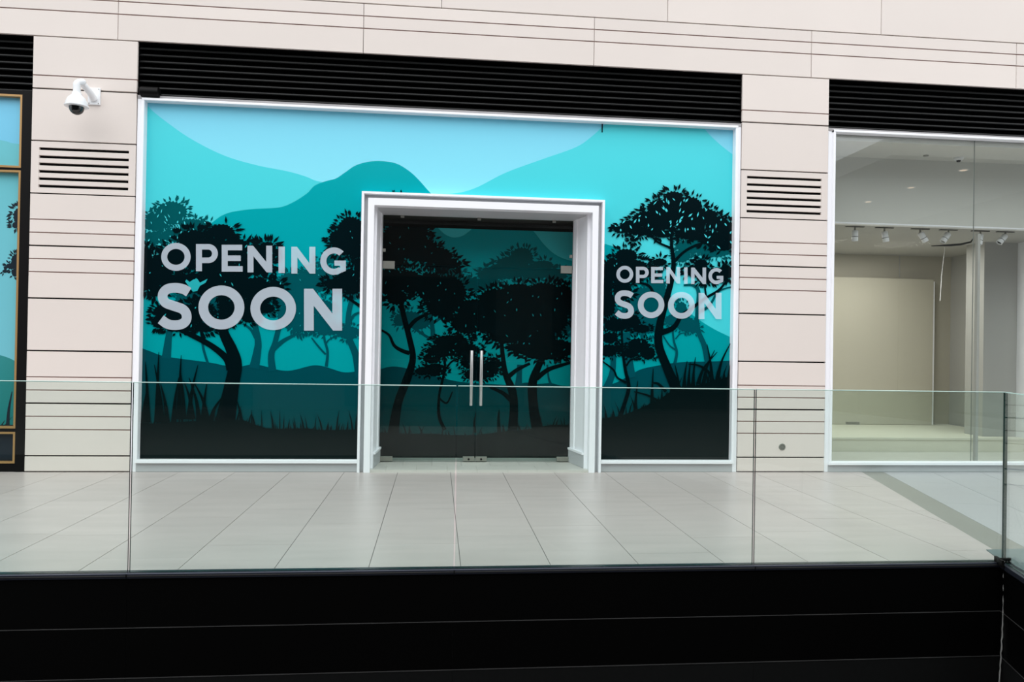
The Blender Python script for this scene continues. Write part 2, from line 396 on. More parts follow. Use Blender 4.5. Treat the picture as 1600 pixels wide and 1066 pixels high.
for px,py in ((601,391),(893,401)):
    x,z=P(px,py,YD); m=MB(); m.bbox(x-.025,x+.012,YD-.01,YD+.022,z-.02,z+.02,.003); m.build('glass_clip',M_clip,w4)
# lobby behind the doors
lob=tag(empty('wall_lobby',(.5,10,0)),kind='structure')
YB=9.86
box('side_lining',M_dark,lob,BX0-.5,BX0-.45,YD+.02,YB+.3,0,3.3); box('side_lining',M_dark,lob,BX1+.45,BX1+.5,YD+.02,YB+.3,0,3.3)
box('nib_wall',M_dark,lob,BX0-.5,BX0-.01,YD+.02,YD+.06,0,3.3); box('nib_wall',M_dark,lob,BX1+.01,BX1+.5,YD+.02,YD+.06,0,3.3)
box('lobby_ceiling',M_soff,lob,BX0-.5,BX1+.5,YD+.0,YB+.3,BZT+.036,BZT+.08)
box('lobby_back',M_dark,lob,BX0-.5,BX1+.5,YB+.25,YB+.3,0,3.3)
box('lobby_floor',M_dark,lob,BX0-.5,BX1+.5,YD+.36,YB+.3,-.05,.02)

# ------------------------------------------------------------------ MURALS (flat print on the shop glass)
Csky=((118,212,238),(146,232,250))
MK={}
MK['sky']=gradmat('print_pale_blue_sky',3.2,(140,232,248),4.2,(128,214,240))
MK['far']=gradmat('print_light_turquoise_hill',1.6,(68,206,214),4.1,(80,216,226))
MK['mid']=gradmat('print_teal_hill',1.0,(0,146,150),3.6,(0,166,176))
MK['gnd']=gradmat('print_deep_teal_ground',.4,(0,66,70),1.4,(0,68,78))
MK['t2'] =gradmat('print_deep_teal_tree',1.2,(0,72,82),3.2,(0,86,90))
MK['t1'] =gradmat('print_black_green_tree',.5,(1,15,18),3.0,(0,18,23))
MK['fg'] =gradmat('print_black_green_grass',.2,(9,24,24),.9,(1,17,19))  # grass print, lightened towards the bottom with painted reflection haze
MK['gl'] =gradmat('print_teal_light_gap',1.0,(0,140,144),3.6,(60,196,204))
def bw(name, fac, col):
    m=bpy.data.materials.new(name); m.use_nodes=True; t=m.node_tree; t.nodes.clear()
    o=t.nodes.new('ShaderNodeOutputMaterial'); mx=t.nodes.new('ShaderNodeMixShader'); mx.inputs[0].default_value=fac
    tr=t.nodes.new('ShaderNodeBsdfTransparent'); df=t.nodes.new('ShaderNodeBsdfDiffuse'); df.inputs[0].default_value=(*lin(col),1)
    t.links.new(tr.outputs[0],mx.inputs[1]); t.links.new(df.outputs[0],mx.inputs[2]); t.links.new(mx.outputs[0],o.inputs[0]); return m
M_vinyl=bw('frosted_white_vinyl',.50,(228,242,255))

from mathutils.geometry import delaunay_2d_cdt
def union(mb,polys,y):
    """merge overlapping shapes into one flat sheet without doubled faces"""
    vs=[];fs=[]
    for p in polys:
        a=sum(p[i][0]*p[(i+1)%len(p)][1]-p[(i+1)%len(p)][0]*p[i][1] for i in range(len(p)))
        if abs(a)<2e-8: continue
        if a<0: p=p[::-1]
        b=len(vs); vs+=[Vector(q) for q in p]; fs.append(list(range(b,b+len(p))))
    if not fs: return
    v,e,f,_,_,of=delaunay_2d_cdt(vs,[],fs,0,1e-5,True)
    mb.add([(q.x,y,q.y) for q in v],[tuple(t) for t,o in zip(f,of) if len(o)])
class Print:
    """flat coloured shapes given in photo pixels, laid on the plane y=Y, each layer a hair in front of the last"""
    def __init__(s,Y,clip,seed=1): s.Y=Y; s.k=0; s.clips=clip if isinstance(clip,list) else [clip]; s.rng=random.Random(seed)
    def w(s,p): return P(p[0],p[1],s.Y)
    def cl(s,poly,clip):                  # clip a simple polygon to one rectangle of the pane
        x0,x1,z0,z1=clip
        for ax,lim,sg in ((0,x0,1),(0,x1,-1),(1,z0,1),(1,z1,-1)):
            out=[]; n=len(poly)
            for i in range(n):
                a,b=poly[i],poly[(i+1)%n]; da=(a[ax]-lim)*sg; db=(b[ax]-lim)*sg
                if da>=0: out.append(a)
                if (da>0 and db<0) or (da<0 and db>0):
                    t=da/(da-db); out.append((a[0]+(b[0]-a[0])*t,a[1]+(b[1]-a[1])*t))
            poly=out
            if len(poly)<3: return None
        return poly
    def put(s,mb,polys):
        for q in polys:
            w0=[s.w(p) for p in q]
            for c in s.clips:
                w=s.cl(w0,c)
                if w: s.acc.append(w)
    def layer(s,name,mat,parent,polys,label=None):
        s.k+=1; mb=MB(); s.acc=[]; s.put(mb,polys); union(mb,s.acc,s.Y-.0006*s.k)
        if not mb.v: return None
        o=mb.build(name,mat,parent)
        if label: o['label']=label
        return o
def smooth(pts,n=6):
    out=[]
    for i in range(len(pts)-1):
        p0=pts[max(i-1,0)];p1=pts[i];p2=pts[i+1];p3=pts[min(i+2,len(pts)-1)]
        for k in range(n):
            t=k/n
            out.append(tuple(.5*((2*p1[j])+(-p0[j]+p2[j])*t+(2*p0[j]-5*p1[j]+4*p2[j]-p3[j])*t*t+(-p0[j]+3*p1[j]-3*p2[j]+p3[j])*t**3) for j in (0,1)))
    return out+[tuple(pts[-1])]
def ground(pts,bottom): 
    s=smooth(pts); return strips(s,bottom)
def strips(s,bottom):
    return [[s[i],s[i+1],(s[i+1][0],bottom),(s[i][0],bottom)] for i in range(len(s)-1)]
def stroke(pts,ws,n=5):
    """tapered limb along a smooth line -> quads"""
    p=smooth([(a[0],a[1]) for a in pts],n); m=len(p)-1; q=[]
    wd=[]
    for i in range(len(p)):
        t=i/m*(len(ws)-1); k=min(int(t),len(ws)-2); wd.append(ws[k]+(ws[k+1]-ws[k])*(t-k))
    L=[];R=[]
    for i in range(len(p)):
        a=p[max(i-1,0)];b=p[min(i+1,m)]; dx,dy=b[0]-a[0],b[1]-a[1]; l=math.hypot(dx,dy) or 1
        nx,ny=-dy/l*wd[i]/2,dx/l*wd[i]/2
        L.append((p[i][0]+nx,p[i][1]+ny)); R.append((p[i][0]-nx,p[i][1]-ny))
    return [[L[i],L[i+1],R[i+1],R[i]] for i in range(m)]
def leafp(x,y,a,l,w):
    c,s=math.cos(a),math.sin(a)
    return [(x,y),(x+c*l*.45-s*w/2,y+s*l*.45+c*w/2),(x+c*l,y+s*l),(x+c*l*.45+s*w/2,y+s*l*.45-c*w/2)]
def crown(rng,blobs,leaf=9,dens=1.0,core=.86):
    """clustered foliage: jagged cores with pointed leaves standing out all round"""
    out=[]
    for (cx,cy,rx,ry) in blobs:
        n=max(14,int((rx+ry)*.55)); pts=[]
        for i in range(n):
            a=2*math.pi*i/n
            for f,da in ((core*rng.uniform(.84,.94),0),(core*rng.uniform(.98,1.08),math.pi/n)):
                pts.append((cx+math.cos(a+da)*rx*f,cy+math.sin(a+da)*ry*f))
        c=(cx,cy); out+=[[c,pts[i],pts[(i+1)%len(pts)]] for i in range(len(pts))]
        k=int((rx+ry)*1.05*dens)
        for i in range(k):
            a=rng.uniform(0,2*math.pi); f=rng.uniform(.80,1.0)
            x,y=cx+math.cos(a)*rx*f,cy+math.sin(a)*ry*f
            an=math.atan2(math.sin(a)*ry,math.cos(a)*rx)+rng.uniform(-.55,.55)-.12
            out.append(leafp(x,y,an,leaf*rng.uniform(.75,1.3),leaf*rng.uniform(.32,.48)))
    return out
def gaps(rng,blobs,n,s=4.5):
    out=[]
    for (cx,cy,rx,ry) in blobs:
        for i in range(int(n*rx*ry/900)+1):
            a=rng.uniform(0,6.28); f=math.sqrt(rng.uniform(0,.7))
            out.append(leafp(cx+math.cos(a)*rx*f,cy+math.sin(a)*ry*f,rng.uniform(-2.4,-.6),s*rng.uniform(.6,1.5),s*rng.uniform(.25,.5)))
    return out
def grass(rng,line,step=3.2,h=(10,34),lean=.35):
    out=[]; 
    for i in range(len(line)-1):
        (x0,y0),(x1,y1)=line[i],line[i+1]; n=max(1,int((x1-x0)/step))
        for k in range(n):
            x=x0+(x1-x0)*k/n+rng.uniform(-1.5,1.5); y=y0+(y1-y0)*k/n+5
            hh=h[0]+(h[1]-h[0])*rng.random()**2.6; dx=rng.uniform(-lean,lean)*hh; w=rng.uniform(2.0,4.2)
            out.append([(x-w/2,y),(x+w/2,y),(x+dx*.4+w*.28,y-hh*.55),(x+dx,y-hh),(x+dx*.4-w*.28,y-hh*.55)])
    return out

mur=tag(empty('storefront_mural',(.1,YM,IZ0)),'wide turquoise forest mural printed on the shopfront glass around the white doorway','mural')
pw=Print(YM-.0005,[(IX0,PFX0+.02,IZ0,IZ1),(PFX1-.02,IX1,IZ0,IZ1),(PFX0+.02,PFX1-.02,PFT-.02,IZ1)],3); R=pw.rng
LH=[(215,146),(235,170),(262,192),(300,218),(350,243),(400,258),(450,268),(478,276),(500,284),(560,292),(640,300),(700,303),(740,295),(790,270),(850,248),(900,230),(925,213),(945,195),(965,180),(1065,178),(1090,190),(1110,212),(1130,230),(1156,250)]
MH=[(210,480),(240,440),(270,402),(300,374),(329,350),(345,338),(360,332),(380,328.5),(400,326.5),(430,325),(445,322),(462,314),(480,302),(492,290),(510,283),(525,279),(540,269),(555,259),(575,253),(597,252),(620,256),(640,268),(655,282),(671,300),(700,330),(760,380)]
MHr=[(925,376),(943,380.6),(958,385.6),(971,392.6),(1000,420),(1040,455),(1079,490),(1113,513),(1150,531)]
GH=[(210,540),(232,548),(252,555.5),(270,559),(300,563),(330,567),(355,572),(375,573),(390,570),(402,570),(420,574),(434,578),(450,579.5),(465,577),(480,573),(492,571),(505,572.5),(520,577),(535,581.5),(550,581.5),(570,577)]
GHr=[(930,606),(960,599),(985,586),(1002,577),(1030,571),(1055,567),(1080,565.5),(1110,565),(1152,563)]
def wholes(n,mat,polys):
    o=pw.layer(n,mat,mur,polys)
    if n=='light_gap': o['kind']='stuff'
    return o
wholes('sky',MK['sky'],[[(200,140),(1165,140),(1165,420),(200,420)]])
wholes('far_hill',MK['far'],strips(smooth(LH),740))
wholes('middle_hill',MK['mid'],strips(smooth(MH),740)); wholes('middle_hill',MK['mid'],strips(smooth(MHr),740))
wholes('ground_hill',MK['gnd'],strips(smooth(GH),740)); wholes('ground_hill',MK['gnd'],strips(smooth(GHr),740))
# far trees (deep teal)
T2a=[(268,333,30,22),(243,347,26,17),(297,355,24,16),(240,372,22,12),(274,368,26,13),(320,352,14,8)]
T2b=[(492,438,36,22),(520,405,26,8),(470,470,26,26),(455,440,26,16)]
T2c=[(484,505,36,17),(512,514,26,12),(545,520,22,12),(500,480,26,15)]
T2d=[(295,470,26,20),(330,480,20,26),(352,475,12,20),(226,400,14,20)]
pw.layer('far_tree',MK['t2'],mur,crown(R,T2a,8)+stroke([(222,376),(240,382),(262,394)],[2,3,5]))
pw.layer('far_tree',MK['t2'],mur,crown(R,T2d[:1]+[(262,490,16,16)],7)+stroke([(268,505),(264,525),(260,560)],[8,10,15]))
pw.layer('far_tree',MK['t2'],mur,crown(R,T2d[1:3]+[(318,505,14,14)],7)+stroke([(314,515),(318,545),(325,568)],[4,4,4]))
pw.layer('far_tree',MK['t2'],mur,crown(R,T2d[3:],7))
pw.layer('far_tree',MK['t2'],mur,crown(R,T2b[2:]+[(440,462,30,18),(405,480,22,16)],9)+stroke([(394,490),(403,530),(402,550),(397,576)],[8,10,12,16])+stroke([(380,506),(392,515),(400,528)],[3,4,6])
   )
pw.layer('far_tree',MK['t2'],mur,crown(R,T2b[:2]+[(468,500,18,24),(474,470,14,20),(445,492,14,16)],9)+stroke([(440,496),(430,535),(424,555),(426,580)],[8,8,10,12])+stroke([(428,545),(444,532),(468,520)],[8,6,3]))
pw.layer('far_tree',MK['t2'],mur,crown(R,T2c,7)+stroke([(505,505),(507,530),(512,550),(510,573)],[2.5,3.5,4,5])+stroke([(487,528),(498,542),(509,554)],[2,3,3])+stroke([(509,538),(514,531),(522,527)],[3,2,1.5]))
pw.layer('far_tree',MK['t2'],mur,crown(R,[(543,455,20,12)],7)+stroke([(553,458),(545,490),(545,525),(556,555),(562,590)],[7,8,9,11,14])+stroke([(548,500),(554,492),(564,488)],[5,4,3]))
T2r=[(1085,385,36,13),(1118,392,30,12),(1065,400,16,12)]
pw.layer('far_tree',MK['t2'],mur,crown(R,T2r,7)+stroke([(1100,380),(1099,410),(1096,450)],[4,5,6])+stroke([(1085,398),(1097,405),(1120,398),(1145,396)],[2,3,3,2]))
pw.layer('far_tree',MK['t2'],mur,stroke([(1068,446),(1082,446),(1091,456),(1089,490),(1090,515),(1100,540),(1106,568)],[3,4,6,6,7,8,10])+stroke([(1092,487),(1108,478),(1122,456),(1144,448)],[5,4,3,2])+crown(R,[(1084,513,12,9)],6))
pw.layer('far_tree',MK['t2'],mur,crown(R,[(1064,485,11,16),(1072,507,18,14),(1050,500,14,10)],6)+stroke([(1050,498),(1052,530),(1057,550),(1054,568)],[2,3,4,5])+stroke([(1036,525),(1046,540),(1056,547)],[2,2,3])+stroke([(1055,530),(1062,522),(1070,520)],[2,2,1]))
pw.layer('far_tree',MK['t2'],mur,crown(R,[(1005,470,32,26),(985,500,40,22),(1025,450,18,28),(1012,505,22,20)],8)+stroke([(978,520),(982,560),(988,590)],[12,12,10]))
pw.layer('far_tree',MK['t2'],mur,stroke([(958,540),(957,580),(948,606)],[8,9,12]))
# near trees (black-green)
A=[(346,362,24,13),(300,372,26,15),(280,398,30,22),(250,420,26,24),(236,440,18,18),(228,405,12,22),(330,392,48,24),(372,386,22,14),(398,392,16,12),(418,386,16,9),(415,402,18,10),
   (395,415,34,18),(340,420,40,16),(285,438,32,12),(330,452,30,14),(345,438,30,16),(370,450,34,22),(400,445,26,13),(430,448,16,10),(245,455,18,9)]
B=[(262,488,26,17),(280,508,32,13),(300,490,30,17),(320,512,20,9),(345,500,16,10),(310,475,12,8),(253,503,20,12)]
C_=[(378,480,34,16),(405,466,26,14),(390,497,16,9),(418,482,14,9),(360,495,10,12)]
pw.layer('near_tree',MK['t1'],mur,crown(R,A,12,1.0,.9)+crown(R,B,10)+crown(R,C_,9)
   +stroke([(345,440),(349,480),(349,516),(362,546),(368,570),(362,605),(352,660)],[9,12,15,18,21,23,32])
   +stroke([(275,513),(300,524),(330,540),(354,560),(360,578)],[5,8,9,11,12])+stroke([(312,505),(316,522),(320,530)],[4,5,6]))
pw.layer('near_tree',MK['t1'],mur,crown(R,[(548,357,24,22),(532,372,22,16),(536,388,22,14),(555,392,14,14),(549,372,20,20)],9)
   +crown(R,[(545,432,20,14),(530,446,24,11),(552,450,16,12),(560,420,8,20),(518,443,16,8)],9)+stroke([(536,461),(550,470),(568,482)],[3,4,6])+stroke([(560,400),(560,430)],[2,3]))
pw.layer('near_tree',MK['t1'],mur,crown(R,[(618,308,16,8)],5))
Rr=[(1052,312,20,16),(1030,325,24,16),(1075,322,26,18),(1010,342,28,14),(985,352,22,9),(972,359,18,7),(1098,338,28,16),(1120,350,22,15),(1136,362,16,20),(1050,340,34,16),(1030,352,30,10),
    (1078,350,30,14),(1072,366,22,10),(1110,372,28,14),(1000,362,22,8),(1036,366,20,7),(1130,384,18,10),(990,374,8,5)]
pw.layer('near_tree',MK['t1'],mur,crown(R,Rr,9,1.0,.84)
   +stroke([(1048,350),(1049,385),(1052,412),(1048,440),(1038,478),(1030,510),(1029,540),(1042,575),(1058,612)],[4,5,7,9,10,12,13,14,17])
   +stroke([(1016,366),(1026,378),(1048,388)],[2,3,4])+stroke([(1054,408),(1068,394),(1086,384),(1104,378)],[5,4,4,2])
   +stroke([(1033,520),(1052,512),(1064,494),(1080,482),(1102,466),(1122,454),(1134,440)],[9,8,6,5,4,4,3])+stroke([(1103,466),(1101,446),(1106,436)],[3,3,2])
   +crown(R,[(1090,424,24,12),(1118,428,22,12),(1134,425,14,13),(1104,436,20,8),(1095,412,12,8)],9))
pw.layer('near_tree',MK['t1'],mur,crown(R,[(978,400,22,13),(958,418,20,16),(946,440,14,28),(948,475,16,26),(990,416,26,12),(1010,426,18,9),(975,432,28,14),(972,455,18,18),(1030,410,14,7)],9)
   +stroke([(985,440),(1012,446),(1022,462)],[3,4,5]))
pw.layer('near_tree',MK['t1'],mur,crown(R,[(962,508,22,12),(985,502,18,13),(1002,514,16,8),(952,528,16,10),(950,548,16,12),(966,545,10,7),(997,540,20,14),(1012,552,14,12),(985,552,14,9)],6,1.2)
   +stroke([(971,505),(972,545),(977,580),(982,605),(975,632),(965,660)],[2.5,4,5,6,6,8])+stroke([(950,522),(962,530),(970,540)],[2,2,3])+stroke([(940,564),(958,578),(964,590),(978,598)],[2,3,3,4])+stroke([(978,572),(986,562),(1000,562)],[3,3,2]))
wholes('light_gap',MK['gl'],gaps(R,[b for b in A+B if b[2]>15],1.3,4.5)+[[(292,437),(297,441),(303,437),(309,436),(313,442),(325,436),(322,442),(313,447),(309,455),(302,456),(296,448),(290,440)]])
wholes('light_gap',MK['far'],gaps(R,Rr,9,6)+gaps(R,T2a,10,5))
wholes('light_gap',MK['gl'],gaps(R,T2c+T2b,2,3.5)+gaps(R,[(548,365,20,20),(545,432,20,12),(960,420,20,16),(990,416,22,10),(962,508,20,12),(950,545,14,12),(997,545,18,14)],3,3.5))
# foreground grass
G1=[(212,660),(240,662),(300,658),(345,658),(380,656),(395,662),(415,669),(435,670),(480,669),(500,672),(520,672),(568,671)]
G2=[(932,655),(970,650),(1000,638),(1030,624),(1050,610),(1090,602),(1120,594),(1156,583)]
tall=[]
for x,y,h,l in ((232,660,95,-4),(246,660,110,3),(254,660,90,-12),(272,660,70,8),(280,655,100,4),(288,655,80,-6),(296,655,85,14),(302,655,60,-14),(318,658,60,6),(325,658,62,-22),(330,658,40,20),(342,656,40,8),(225,660,50,5),(262,660,60,-10),(312,660,70,-16)):
    tall+=stroke([(x,y),(x+l*.3,y-h*.5),(x+l,y-h)],[9,4.5,.8])
wholes('foreground_grass',MK['fg'],strips(G1,740)+grass(R,G1,4,(8,40))+tall)
tall=[]
for x,y,h,l in ((1098,602,55,18),(1090,600,50,30),(1112,598,60,-8),(1120,596,62,22),(1140,590,40,4),(1075,606,40,3),(1068,606,42,5),(1082,604,46,4),(1060,610,40,-6),(992,645,50,4),(1018,636,60,2)):
    tall+=stroke([(x,y),(x+l*.3,y-h*.5),(x+l,y-h)],[7,3.2,.8])
tall+=stroke([(1116,600),(1105,580),(1090,571),(1075,569)],[6,4,3,1.5])+stroke([(1030,628),(1012,618),(990,612)],[5,3,1.5])+stroke([(1040,612),(1028,600),(1018,598)],[5,4,1.5])
wholes('foreground_grass',MK['fg'],strips(G2,740)+grass(R,G2,4,(8,34))+tall)

# lettering -----------------------------------------------------------------
def ellipse(cx,cy,rx,ry,a0,a1,n=28):
    return [(cx+math.cos(a0+(a1-a0)*i/n)*rx,cy+math.sin(a0+(a1-a0)*i/n)*ry) for i in range(n+1)]
def band(o,i): return [[o[k],o[k+1],i[k+1],i[k]] for k in range(len(o)-1)]
def glyph(ch,x0,x1,y0,y1,w):
    W_=x1-x0;H=y1-y0;cx=(x0+x1)/2;cy=(y0+y1)/2
    if ch=='O': return band(ellipse(cx,cy,W_/2,H/2,0,2*math.pi,48),ellipse(cx,cy,W_/2-w,H/2-w,0,2*math.pi,48))
    if ch=='I': return [[(x0,y0),(x1,y0),(x1,y1),(x0,y1)]]
    if ch=='E':
        e=w*.92; h=(H-3*e)/2
        return [[(x0,y0),(x0+w,y0),(x0+w,y1),(x0,y1)],[(x0+w,y0),(x1-.02*W_,y0),(x1-.02*W_,y0+e),(x0+w,y0+e)],
                [(x0+w,y0+e+h),(x1-.09*W_,y0+e+h),(x1-.09*W_,y0+2*e+h),(x0+w,y0+2*e+h)],[(x0+w,y1-e),(x1,y1-e),(x1,y1),(x0+w,y1)]]
    if ch=='N':
        q=w*1.0
        return [[(x0,y0),(x0+w*.93,y0),(x0+w,y0+q*.2),(x0+w,y1),(x0,y1)],[(x1-w,y0),(x1,y0),(x1,y1),(x1-w*.93,y1),(x1-w,y1-q*.2)],
                [(x0+w*.93,y0),(x1-w,y1-w*1.75),(x1-w,y1-q*.2),(x1-w*.93,y1),(x0+w,y0+w*1.75),(x0+w,y0+q*.2)]]
    if ch=='P':
        bh=H*.70; r=bh/2; e=w*.92; xc=x1-r
        o=[(x0+w,y0)]+ellipse(xc,y0+r,r,r,-math.pi/2,math.pi/2,20)+[(x0+w,y0+bh)]
        i=[(x0+w,y0+e)]+ellipse(xc,y0+r,r-w*.98,r-e,-math.pi/2,math.pi/2,20)+[(x0+w,y0+bh-e)]
        return [[(x0,y0),(x0+w,y0),(x0+w,y1),(x0,y1)]]+band(o,i)
    if ch=='G':
        rx,ry=W_/2+.03*W_,H/2; gx=x0+rx
        a0=math.radians(-44); a1=math.radians(-360+52)
        o=ellipse(gx,cy,rx,ry,a0,a1,44); i=ellipse(gx,cy,rx-w,ry-w,a0,a1,44)
        ys=cy-.02*H
        g=band(o,i)
        g+=[[(x1-w*.96,ys),(x1,ys),(x1,y1-.15*H),(gx+rx*.60,y1-.085*H),(i[-1][0],i[-1][1]),(x1-w*.96,y1-.25*H)],
            [(cx+.05*W_,ys),(x1-w*.9,ys),(x1-w*.9,ys+w*.86),(cx+.05*W_,ys+w*.86)]]
        return g
    if ch=='S':
        u=[(.93,.135),(.80,.055),(.62,.0),(.48,.0)]
        # centre line in a unit box, swept at constant weight
        c=[(.955,.175),(.78,.105),(.53,.075),(.27,.10),(.125,.20),(.115,.32),(.22,.42),(.48,.49),(.74,.555),(.87,.66),(.875,.80),(.74,.895),(.50,.925),(.26,.895),(.045,.79)]
        hw=w/2
        pts=[(x0+hw*.4+(W_-hw*.8)*a,y0+H*b) for a,b in c]
        return stroke(pts,[w]*len(pts),6)
def word(parent,pr_,spec,w,name='letter'):
    pr_.k+=1
    for ch,x0,x1,y0,y1 in spec:
        mb=MB()
        g=glyph(ch,x0,x1,y0,y1,w)
        union(mb,[[pr_.w(p) for p in q] for q in g],pr_.Y-.0006*pr_.k)
        mb.build('letter_'+ch.lower(),M_vinyl,parent)
word(mur,pw,[('O',252.8,298.7,380,423.6),('P',307,341.2,381.8,424.2),('E',347.1,379.8,382.9,425),('N',387.3,425.9,384.3,426),('I',435.7,445.6,385.7,427),('N',455.7,493.2,386,428),('G',500.9,540.8,387,429.8)],9.4)
word(mur,pw,[('S',246.9,301,445,513.5),('O',310.8,382.5,446.4,515),('O',391.9,463,448.6,516.1),('N',475.5,534.9,451.5,516.8)],15.2)
word(mur,pw,[('O',962.4,988.8,415.7,442.2),('P',992.9,1013,417.2,442.5),('E',1016.6,1035.6,417.4,442.9),('N',1040.2,1062,417.7,443.4),('I',1068,1073.6,418.1,443.8),('N',1078.9,1102.4,418.4,444.2),('G',1106,1129.2,419.1,444.5)],5.6)
word(mur,pw,[('S',959.8,990.2,455.3,497),('O',995.9,1037.3,456,497.3),('O',1042.9,1084.8,456.5,498.4),('N',1090.7,1126.4,458,499)],9.0)

# mural panel behind the doors -----------------------------------------------
YP=YD+.42
dm=tag(empty('lobby_mural',(.5,YP,0)),'dark teal forest mural panel standing just behind the double glass doors','mural')
dzt=P(660,355.5,YP)[1]
box('panel_board',M_dark,dm,BX0-.3,BX1+.3,YP+.002,YP+.03,.02,dzt)
pd=Print(YP,(BX0-.28,BX1+.28,.03,dzt),11); R=pd.rng
def dl(n,mat,polys):
    o=pd.layer(n,mat,dm,polys)
    if n=='light_gap': o['kind']='stuff'
    return o
dl('far_hill',MK['far'],[[(500,300),(1000,300),(1000,500),(500,500)]])
DM=[(560,350),(620,345),(660,346),(676,349),(686,358),(695,366),(705,370.5),(714,371),(724,368),(735,360),(745,352),(790,348),(822,352),(835,363),(850,382),(868,398),(890,407),(930,415)]
dl('middle_hill',MK['mid'],strips(smooth(DM),740))
DG=[(560,584),(594,577),(607,573.5),(620,573),(640,577),(680,588),(720,597),(765,600),(800,602),(822,598),(840,600),(862,599),(880,603),(930,606)]
dl('ground_hill',MK['gnd'],strips(smooth(DG),740))
dl('far_tree',MK['t2'],crown(R,[(815,402,22,18),(800,412,30,14),(790,425,40,14),(835,425,34,14),(765,430,22,14),(850,415,18,9),(740,445,40,12),(700,430,30,14),(870,430,20,12)],8)+stroke([(820,430),(819,450),(817,470)],[5,5,6])+stroke([(795,433),(808,440),(816,452)],[2,2,3]))
dl('far_tree',MK['t2'],crown(R,[(640,498,24,14),(655,505,20,12),(625,500,12,12)],7)+stroke([(672,490),(676,515),(678,530),(690,545)],[6,7,8,9])+stroke([(676,505),(690,496)],[6,4])+stroke([(640,508),(660,522),(676,532)],[4,4,5]))
dl('far_tree',MK['t2'],stroke([(812,570),(811,590),(810,602)],[8,9,12]))
dl('far_tree',MK['t2'],stroke([(855,570),(857,590),(861,602)],[3,3,5]))
dl('far_tree',MK['t2'],crown(R,[(870,515,24,12),(885,505,16,16)],7)+stroke([(862,520),(861,535)],[2,2]))
K1=[(625,372,34,26),(645,362,30,18),(655,390,34,24),(682,400,30,16),(700,412,26,10),(612,400,26,26),(610,440,24,26),(640,440,24,20),(672,448,30,26),(700,460,34,36),(690,480,30,20),(620,465,20,14)]
dl('near_tree',MK['t1'],crown(R,K1,10,1.0,.88)+stroke([(625,460),(630,490),(640,530),(645,560),(637,590),(622,630),(614,680)],[6,8,9,10,13,13,18])+stroke([(596,516),(608,524),(616,540),(628,548),(640,552)],[3,4,5,6,7])
   +stroke([(636,516),(650,500),(670,490)],[7,6,3]))
K2=[(745,485,36,20),(775,470,32,22),(810,462,34,22),(850,462,34,24),(880,470,24,28),(770,500,40,26),(820,495,40,32),(860,498,34,30),(730,505,30,20),(790,525,30,14),(840,530,36,16),(875,545,24,16),(820,545,26,10),(850,552,40,12)]
dl('near_tree',MK['t1'],crown(R,K2,10,1.0,.9)+stroke([(783,530),(786,560),(790,585),(800,610),(803,640),(800,680)],[6,7,9,13,13,16])+stroke([(793,590),(808,578),(828,568)],[8,6,4])
   +stroke([(848,560),(840,575),(832,600),(834,640),(842,680)],[9,11,14,15,20])+stroke([(838,592),(856,578),(880,570),(900,564)],[8,7,5,4])+stroke([(765,605),(785,614),(798,625)],[4,6,8]))
K3=[(705,535,34,14),(690,548,30,12),(725,548,32,14),(675,560,18,10),(680,578,22,12),(760,578,24,16),(745,585,24,12),(735,565,20,14),(660,580,14,8),(770,568,16,12)]
dl('near_tree',MK['t1'],crown(R,K3,6,1.4,.86)+stroke([(694,545),(695,575),(690,600),(686,620),(686,650),(695,672)],[3,4,4,4,5,6])+stroke([(697,576),(706,565),(720,560)],[3,3,2])+stroke([(686,622),(698,630),(707,612)],[3,3,2]))
dl('light_gap',MK['gl'],gaps(R,K1+K2,1.6,4)+gaps(R,K3,5,3))
G3=[(570,675),(600,676),(640,678),(680,678),(700,680),(745,680),(790,674),(815,672),(830,670),(860,664),(930,664)]
dl('foreground_grass',MK['fg'],strips(G3,760)+grass(R,G3,3.6,(6,24),.5)+stroke([(780,676),(779,655),(780,640)],[7,4,1])+stroke([(742,676),(741,660),(744,645)],[5,3,1]))

# ------------------------------------------------------------------ left shop, black frame with gold beads
w3=tag(empty('window_3',(-5.6,YF,0)),kind='structure')
YL=YF+.05
zt3=P(20,142,YL)[1]
gx0=P(37,200,YL)[0]                      # outer edge of the gold bead
xl=-7.6
box('jamb',M_bframe,w3,gx0,PX0-.004,YF+.01,YL+.08,0,zt3)
z_a,z_b=P(20,149,YL)[1],P(20,263,YL)[1]; z_c,z_d=P(20,267,YL)[1],P(15,669,YL)[1]; z_e,z_f=P(12,674.5,YL)[1],P(12,723.5,YL)[1]
for z0,z1 in ((z_a,zt3),(z_c,z_b),(z_e,z_d),(0,z_f)): box('rail',M_bframe,w3,xl,gx0,YF+.02,YL+.08,z0,z1)
for z0,z1 in ((z_b,z_a),(z_d,z_c),(z_f,z_e)):
    m=MB(); t=.022; y0,y1=YF+.01,YL+.02
    m.box(gx0-t,gx0,y0,y1,z0,z1); m.box(xl,gx0-t,y0,y1,z1-t,z1); m.box(xl,gx0-t,y0,y1,z0,z0+t); m.build('gold_bead',M_gold,w3)
box('glass_pane',M_dedge,w3,xl,gx0-.02,YL+.03,YL+.04,z_f,z_a)
lm=tag(empty('side_mural',(-5.6,YL,0)),'sliver of blue and teal tree mural inside the black and gold frame at far left','mural')
pl=Print(YL+.028,(xl,gx0-.021,z_f+.02,z_a-.02),5); R=pl.rng
ML={k:v for k,v in MK.items()}
ml_sky=gradmat('print_soft_blue_sky',3.5,(120,198,228),4.2,(128,206,238)); ml_far=gradmat('print_hazed_turquoise',1.2,(112,186,200),4.0,(112,196,206))  # print colours softened and greyed to hold the pane's reflection
ml_mid=gradmat('print_hazed_teal',.6,(36,122,122),1.6,(60,140,140)); ml_ink=pbr('print_ink_blue',(8,28,40),.35,0,.35)
